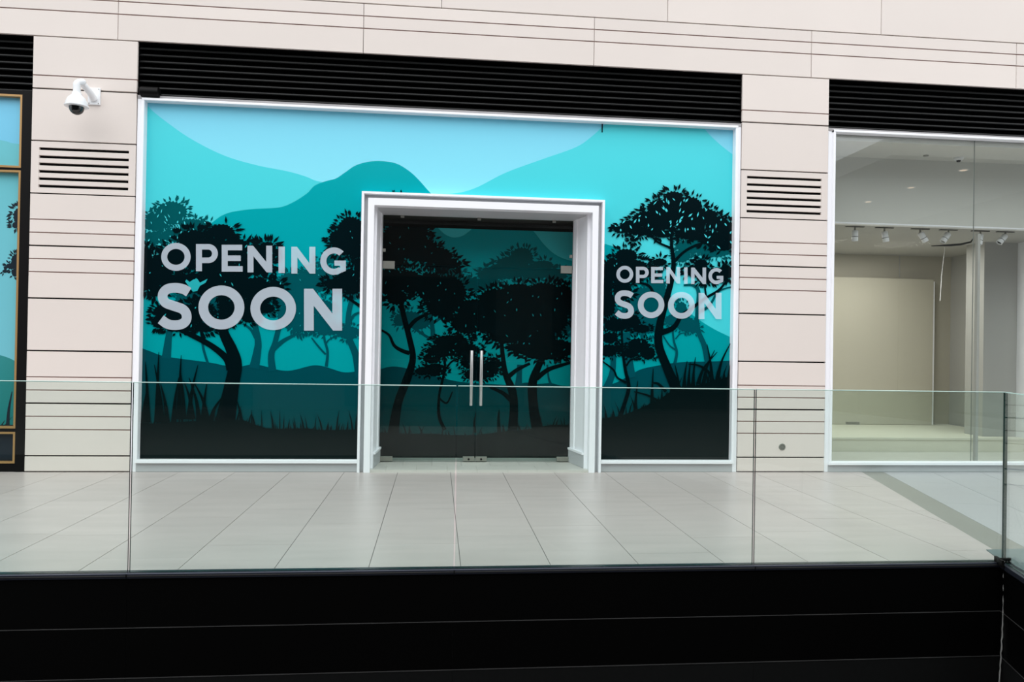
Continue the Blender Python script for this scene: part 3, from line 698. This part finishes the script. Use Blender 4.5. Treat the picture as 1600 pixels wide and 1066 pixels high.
pl.layer('sky',ml_sky,lm,[[(-400,100),(60,100),(60,700),(-400,700)]])
pl.layer('far_hill',ml_far,lm,strips(smooth([(-400,190),(-100,205),(0,219),(20,224),(60,228)]),740))
pl.layer('middle_hill',ml_mid,lm,strips(smooth([(-400,500),(-100,530),(0,555),(28,566),(60,575)]),740))
pl.layer('near_tree',ml_ink,lm,crown(R,[(34,338,16,18),(24,352,6,6)],9))
pl.layer('near_tree',ml_ink,lm,crown(R,[(26,408,10,14),(18,416,10,6),(8,424,5,3),(24,426,7,8)],6))
pl.layer('foreground_grass',ml_ink,lm,strips([(-400,664),(0,664),(60,664)],740)+grass(R,[(-60,666),(60,666)],5,(8,24),.8)+stroke([(12,668),(14,640),(19,612)],[6,4,1]))

# ------------------------------------------------------------------ right shop: glazed front, empty interior
w2=frame_window('window_2',PX1,10.2,.10,.10)
SX0,SZ0,SZ1=4.845,.130,4.187
RJ=P(1521,400,YM)[0]
lips(w2,SX0,10.1,SZ0,SZ1,((SX0-.03,RJ+1.5),(RJ+1.5,10.12)))
M_pedge=pbr('grey_glass_joint',(132,138,134),.3)
m=MB(); m.box(SX0,RJ-.002,YM,YM+.012,SZ0,SZ1,ms=[0,0,1,1,1,1]); m.build('glass_pane',[M_pane,M_pedge],w2)
m=MB(); m.box(RJ+.002,10.1,YM,YM+.012,SZ0,SZ1,ms=[0,0,1,1,1,1]); m.build('glass_pane',[M_pane,M_pedge],w2)
YI=12.75
room=tag(empty('wall_shop_interior',(7,YI,0)),kind='structure')
box('back_wall',M_int,room,4.2,10.4,YI,YI+.1,0,3.3)
box('left_wall',M_int2,room,4.3,4.4,YM+.05,YI,0,4.4)
cx=P(1485,500,YI)[0]
box('right_wall',M_int2,room,cx,cx+.1,10.9,YI,0,3.3)
cc0,cc1=P(1537,500,10.9)[0],P(1589,500,10.9)[0]
box('wall_pier',M_int2,room,cc0,cc1,10.9,11.3,0,4.4)
box('pier_return',M_white,room,cc1,cc1+1.2,10.6,11.3,0,4.4)  # white puts the reflection at this end of the glass into colour
box('outer_side_wall',M_int2,room,10.3,10.4,YM+.05,YI,0,4.4)
box('joint_reflection_strip',M_int2,room,P(1523,450,9.5)[0],P(1527,450,9.5)[0],9.45,9.5,0,3.1)  # pale strip standing in for the reflection beside the glass joint
cl=tag(empty('ceiling',(7,10,3)),kind='structure')
box('front_soffit',M_ceil,cl,4.3,10.4,YM+.02,9.72,4.12,4.2)
BZ=P(1450,352,9.72)[1]
box('bulkhead_face',M_ceil,cl,4.3,10.4,9.70,9.80,BZ,4.2)
box('bulkhead_edge',M_white,cl,4.4,10.3,9.69,9.80,BZ-.02,BZ)
box('rear_ceiling',M_int2,cl,4.3,10.4,9.80,YI+.1,3.22,3.3)
fl=tag(empty('floor_shop_interior',(7,10,0)),kind='structure')
box('floor_slab',M_thr,fl,4.3,10.4,YM+.0,YI+.1,-.1,.0)
for x in (5.1,6.3,7.5,8.7): 
    pass
# display platform
ypf=F(1400,706)[1]
pz=P(1400,684,ypf)[1]
pt=tag(empty('display_platform',(7,ypf,0)),'low cream display platform along the floor of the empty shop','platform')
m=MB(); m.box(4.42,cx-.02,ypf-.02,YI-.01,pz-.03,pz); m.build('platform_top',M_plat,pt)
m=MB(); m.box(4.44,cx-.04,ypf,ypf+.03,.0,pz-.031); m.build('front_riser',M_plat,pt)
m=MB(); m.box(4.44,cx-.04,YI-.3,YI-.02,.0,pz-.031); m.build('rear_support',M_plat,pt)
# tall board leaning on the rear wall
YBd=YI-.16
bx1,bz1=P(1459,440,YBd); bz0=pz+.002
bd=tag(empty('partition_board',(6,YBd,bz0)),'tall plain beige board standing on the cream platform against the shop rear wall','board')
m=MB(); m.bbox(4.6,bx1,YBd,YBd+.05,bz0,P(1450,436.5,YBd)[1],.006); m.build('board_panel',M_board,bd)
m=MB(); x0=P(1322,660,YBd-.01)[0]; x1=P(1343,660,YBd-.01)[0]; z0=P(1330,664,YBd)[1]; z1=P(1330,659.5,YBd)[1]; m.box(x0,x1,YBd-.01,YBd-.0005,z0,z1); m.build('skirting_plate',M_clip,bd)
m=MB(); m.box(bx1+.004,bx1+.03,YBd+.01,YBd+.05,bz0,P(1450,438,YBd)[1]-.02); m.build('edge_batten',M_white,bd)
m=MB(); m.tube([(P(1406,385,YI-.02)[0],YI-.012,P(1406,385,YI)[1]),(P(1406,434,YI-.02)[0],YI-.012,P(1406,434,YI)[1])],.008,6)
m.tube([(P(1406,385,YI-.02)[0],YI-.012,P(1406,385,YI)[1]),(P(1440,379,YI-.02)[0],YI-.012,P(1440,381,YI)[1])],.008,6)
tag(m.build('wall_conduit',M_int2),'thin pale conduit on the rear wall just above the beige board','conduit')
# track and spotlights
YS=9.92
tr=tag(empty('lighting_track',(7,YS,BZ)),'dark ceiling track under the bulkhead of the empty shop, holding the white spotlights','light track')
m=MB(); m.box(4.42,9.6,YS-.02,YS+.02,BZ+.0,BZ+.03); m.build('rail',M_clip,tr)
for x in (4.7,6.4,8.1,9.4): 
    m=MB(); m.tube([(x,YS,BZ+.03),(x,YS,3.22)],.006,8); m.build('hanger',M_clip,tr)
spots=[(1336,0,0,'hanging straight down','leftmost'),(1382,.18,0,'tipped slightly right','second from the left'),(1438,.52,.1,'tipped to the right','third from the left'),(1482,-.62,0,'tipped to the left','third from the right'),(1532,-.22,.1,'tipped slightly left','second from the right'),(1571,-.72,0,'tipped left with its black rim showing','rightmost')]
for px,tilt,fw,how,place in spots:
    x=P(px,358,YS)[0]; z=BZ
    r=tag(empty('track_spotlight',(x,YS,z)),'white track spotlight %s, %s of the six'%(how,place),'spotlight','white track spotlights in the empty shop')
    m=MB(); m.bbox(x-.13,x+.13,YS-.022,YS+.022,z-.026,z-.0005,.004); m.build('track_adapter',M_louv,r)  # adapter widened so its dark ends stand for shadow along the track
    m=MB(); m.tube([(x,YS,z-.022),(x,YS,z-.075)],.012,10); m.build('stem',M_clip,r)
    ax=Vector((math.sin(tilt),-math.sin(fw),-math.cos(tilt)*math.cos(fw))).normalized()
    c=Vector((x,YS,z-.07))
    m=MB(); m.lathe([(.0,0),(.034,0),(.042,.01),(.042,.145),(.038,.15),(.034,.13),(0,.13)],c,ax,20); hd=m.build('lamp_head',M_camw,r,smooth=True)
    m=MB(); m.lathe([(.0425,.088),(.0432,.089),(.0432,.094),(.0425,.095)],c,ax,20); m.build('black_ring',M_louv,hd)
    m=MB(); m.lathe([(.0,.131),(.033,.131),(.033,.133),(0,.133)],c,ax,20); m.build('lens',M_louv if tilt<-.7 else M_clip,hd)
m=MB(); a=P(1462,383,YS); b=P(1492,382,YS); c=P(1524,377,YS)
YC=YS+.09; m.tube([(a[0],YC,a[1]),(b[0],YC,b[1]),((b[0]+c[0])/2,YC,(b[1]+c[1])/2-.01),(c[0],YC,c[1]),(c[0]+.04,YC,c[1]+.06)],[.006,.016,.016,.012,.006],8)
tag(m.build('loose_cable',M_louv,smooth=True),'dark loose cable drooping between the white spotlights in the empty shop','cable')
m=MB(); a=P(1476,390,11.5); b=P(1469,470,11.5); m.tube([(a[0]-.01,11.5,3.22),(a[0],11.5,a[1]),(b[0]+.02,11.5,(a[1]+b[1])/2),(b[0],11.5,b[1])],[.002,.003,.0035,.005],6)
tag(m.build('string',M_camw),'thin pale cord hanging from the shop ceiling right of the beige board','cord')
# ceiling fittings
x,_=P(1498,231,9.5); z=4.12
s=tag(empty('smoke_detector',(x,9.5,z)),'small round white detector on the shop ceiling near the glass joint','detector')
m=MB(); m.lathe([(.0,0),(.06,0),(.06,-.02),(.045,-.035),(0,-.035)],(x,9.5,z-.0005),(0,0,1),20); m.build('detector_body',M_camw,s,smooth=True)
m=MB(); m.lathe([(.0,-.036),(.028,-.036),(.022,-.055),(0,-.056)],(x,9.5,z-.0005),(0,0,1),16); m.build('sensor_tip',M_louv,s,smooth=True)
x,_=P(1447,226,9.45)
m=MB(); m.lathe([(.0,0),(.035,0),(.033,-.012),(0,-.014)],(x,9.45,z-.0005),(0,0,1),16); tag(m.build('sprinkler_cap',M_clip,smooth=True),'tiny flat grey sprinkler cap on the shop ceiling left of the round detector','sprinkler')
# unseen fill lights added to brighten the empty unit
for i,(x,y) in enumerate(((5.9,11.3),(7.3,11.3))):
    L=bpy.data.lights.new('shop_fill_light','AREA'); L.energy=27; L.size=.7; L.color=(1,.97,.92)
    o=bpy.data.objects.new('shop_fill_light',L); COL.objects.link(o); o.location=(x,y,3.2)

# ------------------------------------------------------------------ wall-mounted things on the facade
cp=Vector((P(148,150,YF)[0],YF,P(148,152,YF)[1]))
dz=P(120,150,YF-.36); dc=Vector((dz[0],YF-.36,P(120,163,YF-.36)[1]))
cm=tag(empty('dome_camera',tuple(cp)),'white dome security camera on a curved arm fixed to the left pillar','camera')
m=MB(); m.bbox(cp.x-.065,cp.x+.065,YF-.022,YF-.0005,cp.z-.09,cp.z+.10,.004); bp=m.build('mounting_plate',M_camw,cm)
for sx in (-.05,.05):
    for sz in (-.075,.085):
        m=MB(); m.lathe([(.006,0),(.006,.003),(0,.004)],(cp.x+sx,YF-.0221,cp.z+sz),(0,-1,0),8); m.build('screw',M_clip,bp)
top=Vector((dc.x-.005,YF-.33,dc.z+.26))
arm=[(cp.x,YF-.02,cp.z-.03),(cp.x-.01,YF-.09,cp.z+.02),(cp.x-.05,YF-.20,cp.z+.09),(dc.x+.03,YF-.30,top.z-.0),(dc.x,YF-.355,top.z-.03),(dc.x,YF-.36,dc.z+.17),(dc.x,YF-.36,dc.z+.11)]
sm=[]
for i in range(len(arm)-1):
    p0,p1,p2,p3=[Vector(arm[max(0,min(len(arm)-1,i+j))]) for j in (-1,0,1,2)]
    for k in range(5):
        t=k/5; sm.append(.5*((2*p1)+(p2-p0)*t+(2*p0-5*p1+4*p2-p3)*t*t+(-p0+3*p1-3*p2+p3)*t**3))
sm.append(Vector(arm[-1])); n=len(sm)
m=MB(); m.tube(sm,[.040-.006*math.sin(math.pi*i/n) for i in range(n)],14); m.build('bracket_arm',M_camw,cm,smooth=True)
m=MB(); m.lathe([(.0,.13),(.045,.125),(.05,.10),(.085,.065),(.105,.02),(.108,-.01),(.118,-.016),(.118,-.026),(.078,-.030),(0,-.030)],dc,(0,0,1),32); m.build('housing',M_camw,cm,smooth=True)
m=MB(); m.lathe([(.076,-.028)]+[(.074*math.cos(a),-.035-.078*math.sin(a)) for a in [i*math.pi/16 for i in range(8)]]+[(0,-.113)],dc,(0,0,1),28); m.build('smoked_dome',M_dome,cm,smooth=True)
# black sensor box at the corner of the louvres
x0,z1=P(218,134,YF-.05); x1,z0=P(247,150,YF-.05)
sb=tag(empty('door_sensor',((x0+x1)/2,YF-.05,z0)),'black rounded sensor box at the louvre corner beside the left pillar','sensor')
m=MB(); m.tube([(x0,YF-.01,(z0+z1)/2),(x0+.005,YF-.01,(z0+z1)/2),(x1-.005,YF-.01,(z0+z1)/2),(x1,YF-.01,(z0+z1)/2)],[.048,.056,.056,.048],20); m.build('sensor_body',M_bframe,sb,smooth=True)
m=MB(); m.box(x0+.04,x1-.04,YF+.0,YF+.035,(z0+z1)/2-.03,(z0+z1)/2+.03); m.build('wall_bracket',M_louv,sb)
# round steel plate low on the right pillar
x,z=P(1222,698.5,YF)
d=tag(empty('steel_cover',(x,YF,z)),'small round steel cover plate low on the right pillar','cover plate')
m=MB(); m.lathe([(.043,0),(.043,.004),(.040,.007),(0,.007)],(x,YF-.0001,z),(0,-1,0),28); m.build('disc',M_clip,d,smooth=True)
for k in range(6):
    a=k*math.pi/3; m=MB(); m.lathe([(.005,0),(.005,.0015),(0,.002)],(x+math.cos(a)*.022,YF-.0072,z+math.sin(a)*.022),(0,-1,0),8); m.build('hole',M_louv,d)

# ------------------------------------------------------------------ walkway floor
floor=tag(empty('floor',(0,7,0)),kind='structure')
CR=Vector((4.04,YR)); U=Vector((-.311,-.9505)).normalized(); N=Vector((-U.y,U.x)) # U along side rail towards us, N away from the void
if N.x<0: N=-N
sA,sB=Vector(F(1347,738)),Vector(F(1552,859)); tA,tB=Vector(F(1381,738)),Vector(F(1600,854))
dS=(sB-sA).normalized(); 
def half(p,q,side):            # half-plane test: side*cross>=0
    return lambda v: side*((q.x-p.x)*(v[1]-p.y)-(q.y-p.y)*(v[0]-p.x))
def clip2(poly,fn):
    out=[];n=len(poly)
    for i in range(n):
        a,b=poly[i],poly[(i+1)%n]; da,db=fn(a),fn(b)
        if da>=0: out.append(a)
        if (da>0 and db<0) or (da<0 and db>0):
            t=da/(da-db); out.append((a[0]+(b[0]-a[0])*t,a[1]+(b[1]-a[1])*t))
    return out
leftS=half(sA,sB,-1) if half(sA,sB,-1)((0,7))>0 else half(sA,sB,1)
rightT=half(tA,tA+dS,1) if half(tA,tA+dS,1)((9,7))>0 else half(tA,tA+dS,-1)
sideR=half(CR,CR+U,1) if half(CR,CR+U,1)((9,3))>0 else half(CR,CR+U,-1)
W0=.6095; g=.0025
known={0:7.55,1:5.67,4:6.57,6:5.95,7:6.40,3:6.2,2:7.1,5:7.0,-1:6.9}
rr=random.Random(4)
for c in range(-11,14):
    x0=-1.031+W0*c; x1=x0+W0
    off=known.get(c,5.1+rr.random()*1.2); 
    ys=[off+1.22*k for k in range(-4,5)]
    ys=[YR+.03]+[y for y in ys if YR+.2<y<YF-.12]+[YF+.12]
    for y0,y1 in zip(ys[:-1],ys[1:]):
        q=[(x0+g,y0+g*.5),(x1-g,y0+g*.5),(x1-g,y1-g*.5),(x0+g,y1-g*.5)]
        q=clip2(q,lambda v:leftS(v)-.003)
        if len(q)>2:
            m=MB(); m.slab(q,-.03,0); m.build('floor_tile',M_tile,floor)
# dark stone band, then cooler paving beyond it
L_=[]
for k in range(-1,8):
    a=sA+dS*(.9*k-.2); b=sA+dS*(.9*(k+1)-.2); wv=(tA-sA)
    wv=Vector((wv.x,0))
    q=[(a.x,a.y),(b.x,b.y),(b.x+wv.x,b.y),(a.x+wv.x,a.y)]
    q=clip2(q,lambda v:YF+.12-v[1]); 
    if len(q)>2: q=clip2(q,lambda v:sideR(v)-.0 if v[1]<YR+.03 else 1)
    if len(q)>2:
        m=MB(); m.slab(q,-.03,-.0004); m.build('band_stone',M_band,floor)
nrm=Vector((-dS.y,dS.x)); 
if nrm.x<0: nrm=-nrm
for i in range(0,11):
    for k in range(-3,9):
        o=tA+nrm*(W0*i)+dS*(1.22*k+.4*(i%2)-3)
        q=[o+nrm*g,o+nrm*(W0-g),o+nrm*(W0-g)+dS*(1.22-g),o+nrm*g+dS*(1.22-g)]
        q=[(v.x,v.y) for v in q]
        for fn in (lambda v:YF+.12-v[1],lambda v:rightT(v),lambda v:sideR(v)-.03):
            q=clip2(q,fn)
            if len(q)<3: break
        if len(q)>2 and min(v[0] for v in q)<13:
            m=MB(); m.slab(q,-.03,-.0002); m.build('floor_tile',M_tile2,floor)
m=MB(); m.box(-8,CR.x,YR+.02,YF+.5,-.4,-.004)
far=CR+U*9
m.slab([(CR.x,YR+.02),(CR.x,YF+.5),(13,YF+.5),(13,far.y),(far.x+.03,far.y)],-.4,-.004)
m.build('floor_bed',M_grout,floor)
# steel cover plate in the corner
q=[F(1541,860),F(1600,858.5),F(1640,857),F(1640,905),F(1600,893),F(1575,880),F(1557,872)]
cvp=tag(empty('corner_plate',(F(1560,866)[0],F(1560,866)[1],0)),'flat blue-grey metal plate on the floor behind the corner of the glass balustrade','floor plate')
m=MB(); m.slab(q,.0005,.006); m.build('plate',pbr('blue_grey_plate',(120,134,136),.3,.3,.5),cvp)

# ------------------------------------------------------------------ glass balustrade
def bal(x0,x1,label,T=None,zt=1.215,grp='clear panels of the glass balustrade',y=YR):
    c=Vector(((x0+x1)/2,y,0)); cw=(T@c if T is not None else c)
    r=tag(empty('balustrade_panel',tuple(cw)),label,'glass panel',grp)
    m=MB(); m.T=T; m.box(x0,x1,y,y+.017,.008,zt-.006,ms=[0,0,1,1,1,1]); m.build('glass_sheet',[M_glass,M_gedge],r)
    m=MB(); m.T=T; m.bbox(x0,x1,y,y+.017,zt-.006,zt,.0015); m.build('top_edge_glare',M_gtop,r)  # polished top edge; its pale strip carries the glare as colour
jx=[-8.10,-6.04,-3.98,-1.921,.142,2.198,4.055]
labs=['glass balustrade panel beyond the far left','glass balustrade panel farther left','glass balustrade panel in front of the left pillar and the black and gold shop',
      'glass balustrade panel in front of the left OPENING SOON window and part of the doorway','glass balustrade panel in front of the door handles and the right OPENING SOON window','glass balustrade panel in front of the empty shop, ending at the corner']
for i in range(2,6): bal(jx[i]+.006,jx[i+1]-.006,labs[i])
# side run, built in a frame turned about the corner
ang=math.atan2(U.y,U.x)
TS=Matrix.Translation((CR.x,CR.y,0))@Matrix.Rotation(ang,4,'Z')   # local +x runs along the side rail, local +y is left of travel
sgn=1 if (TS.to_3x3()@Vector((0,1,0))).dot(Vector((N.x,N.y,0)))>0 else -1
m=MB()
r=tag(empty('balustrade_panel',(CR.x,CR.y,0)),'glass balustrade panel returning towards the viewer at the right edge','glass panel','clear panels of the glass balustrade')
y0,y1=(0,.017) if sgn>0 else (-.017,0)
m=MB(); m.T=TS; m.box(.02,1.9,y0,y1,.008,1.209,ms=[0,0,1,1,1,1]); m.build('glass_sheet',[M_glass,M_gedge],r)
m=MB(); m.T=TS; m.box(.02,1.9,y0,y1,1.209,1.215); m.build('top_edge_glare',M_gtop,r)
# base channel
bc=tag(empty('trim_2',(0,YR,0)),kind='structure')
m=MB(); m.bbox(-8,CR.x+.01,YR-.03,YR+.045,-.028,.006,.004); m.box(-8,CR.x+.01,YR-.034,YR-.03,-.012,-.006,1); m.build('base_channel',[M_shoe,M_lip],bc)
m=MB(); m.T=TS; ya,yb=(-.03,.045) if sgn>0 else (-.045,.03); m.box(0,9,ya,yb,-.028,.006); m.build('base_channel',M_shoe,bc)
for x in jx[2:]:
    if x<4: 
        m=MB(); m.box(x-.004,x+.004,YR-.0345,YR-.031,-.02,.004); m.build('joint_pin',M_louv,bc)
# black fascia of the slab edge
fa=tag(empty('wall_slab_edge',(0,YR,-.5)),kind='structure')
zz=[-.030,-.342,-.658,-1.6]
for j,(z1,z0) in enumerate(zip(zz[:-1],zz[1:])):
    for i in range(6):
        x0=-8+i*2.06-.0; 
        x0,x1=-8.10+2.06*i, -8.10+2.06*(i+1)
        if i==5: x1=CR.x
        m=MB(); m.bbox(x0+.0004,x1-.0004,YR-.016-.002*j,YR+.02,z0+.004,z1-.0005,.001); m.build('fascia_panel',M_fas2 if j==2 else M_fas,fa)
    m=MB(); m.T=TS; a,b=(-.016,.02) if sgn>0 else (-.02,.016); m.box(0.01,9,a,b,z0+.004,z1-.0005); m.build('fascia_panel',M_fas2 if j==2 else M_fas,fa)
    if j<2:
        m=MB(); m.box(-8,CR.x,YR-.021-.002*j,YR,z0-.0005,z0+.0032); m.build('joint_line',M_lip,fa)  # grey line stands for light caught on the lower panel's top edge
        m=MB(); m.T=TS; a,b=(-.02,.0) if sgn>0 else (0,.02); m.box(0.012,9,a,b,z0-.0005,z0+.0032); m.build('joint_line',M_lip,fa)
# corner clamp and the cable hanging from it
cl_=tag(empty('corner_clamp',(CR.x,YR-.03,0)),'dark metal clamp with screws at the balustrade corner','clamp')
m=MB(); m.bbox(CR.x-.045,CR.x+.03,YR-.052,YR-.0345,-.004,.042,.004); m.build('clamp_plate',M_bframe,cl_)
m=MB(); m.T=TS; a,b=(-.052,-.034) if sgn>0 else (.034,.052); m.box(.0,.13,a,b,-.004,.042); m.build('clamp_plate',M_bframe,cl_)
for dx in (-.03,.022):
    m=MB(); m.lathe([(.007,0),(.007,.003),(0,.005)],(CR.x+dx,YR-.0521,.02),(0,-1,0),10); m.build('screw',M_steel,cl_)
m=MB(); pts=[]
for i in range(40):
    t=i/39; z=-.0-1.1*t; x=CR.x-.030-.05*t*t+.0015*math.sin(i*1.9); pts.append((x,YR-.058+.003*math.cos(i*2.3),z))
m.tube(pts,[.0045 if i%3 else .0062 for i in range(40)],7)
cb=m.build('hanging_cable',pbr('grey_twisted_wire',(150,150,146),.5,.3,.5),smooth=True)
tag(cb,'thin grey wire hanging down the black slab edge from the corner clamp','wire')

# ------------------------------------------------------------------ the rest of the atrium (behind the viewer and below)
op=tag(empty('wall_opposite',(0,-5,0)),kind='structure')
box('opposite_wall',M_opp,op,-22,24,-7.2,-7.0,-5,7.5)
m=MB(); 
m.box(-22,24,-7.0,-.15,-.35,-.0)
m.build('opposite_walkway',M_conc,op)
box('opposite_slab_edge',M_fas,op,-22,24,-.15,-.12,-1.0,0)
for i in range(6):
    x=-14+i*6; box('opposite_shopfront',M_dark,op,x,x+4,-6.99,-6.95,.1,3.8)
cn=tag(empty('ceiling_side_walkway',(10,0,5)),kind='structure')
box('soffit',M_int2,cn,8.0,12.5,-6.9,5.2,5.0,5.35)
M_dl=bpy.data.materials.new('warm_downlight'); M_dl.use_nodes=True
M_dl.node_tree.nodes['Principled BSDF'].inputs['Emission Color'].default_value=(1,.72,.5,1); M_dl.node_tree.nodes['Principled BSDF'].inputs['Emission Strength'].default_value=3.5
for i in range(6):
    m=MB(); m.lathe([(.10,0),(.10,-.01),(.085,-.012),(.0,-.012)],(9.95,4.4-1.6*i,4.9995),(0,0,1),20); dlp=m.build('downlight_rim',M_white,cn)
    m=MB(); m.lathe([(.07,-.0125),(.06,-.016),(.0,-.017)],(9.95,4.4-1.6*i,4.9995),(0,0,1),16); m.build('downlight_lens',M_dl,dlp)
lf=tag(empty('floor_lower',(0,0,-5)),kind='structure')
box('lower_floor',M_conc,lf,-22,24,-7,YR,-5.1,-5)
bw_=tag(empty('wall_rear',(0,14,0)),kind='structure')
box('rear_light_blocker',M_black,bw_,-9,14,13.2,13.4,-1,7)  # unseen black sheet added to block light from behind the facade
for o in bpy.data.objects:
    if '_wl' in o: del o['_wl']
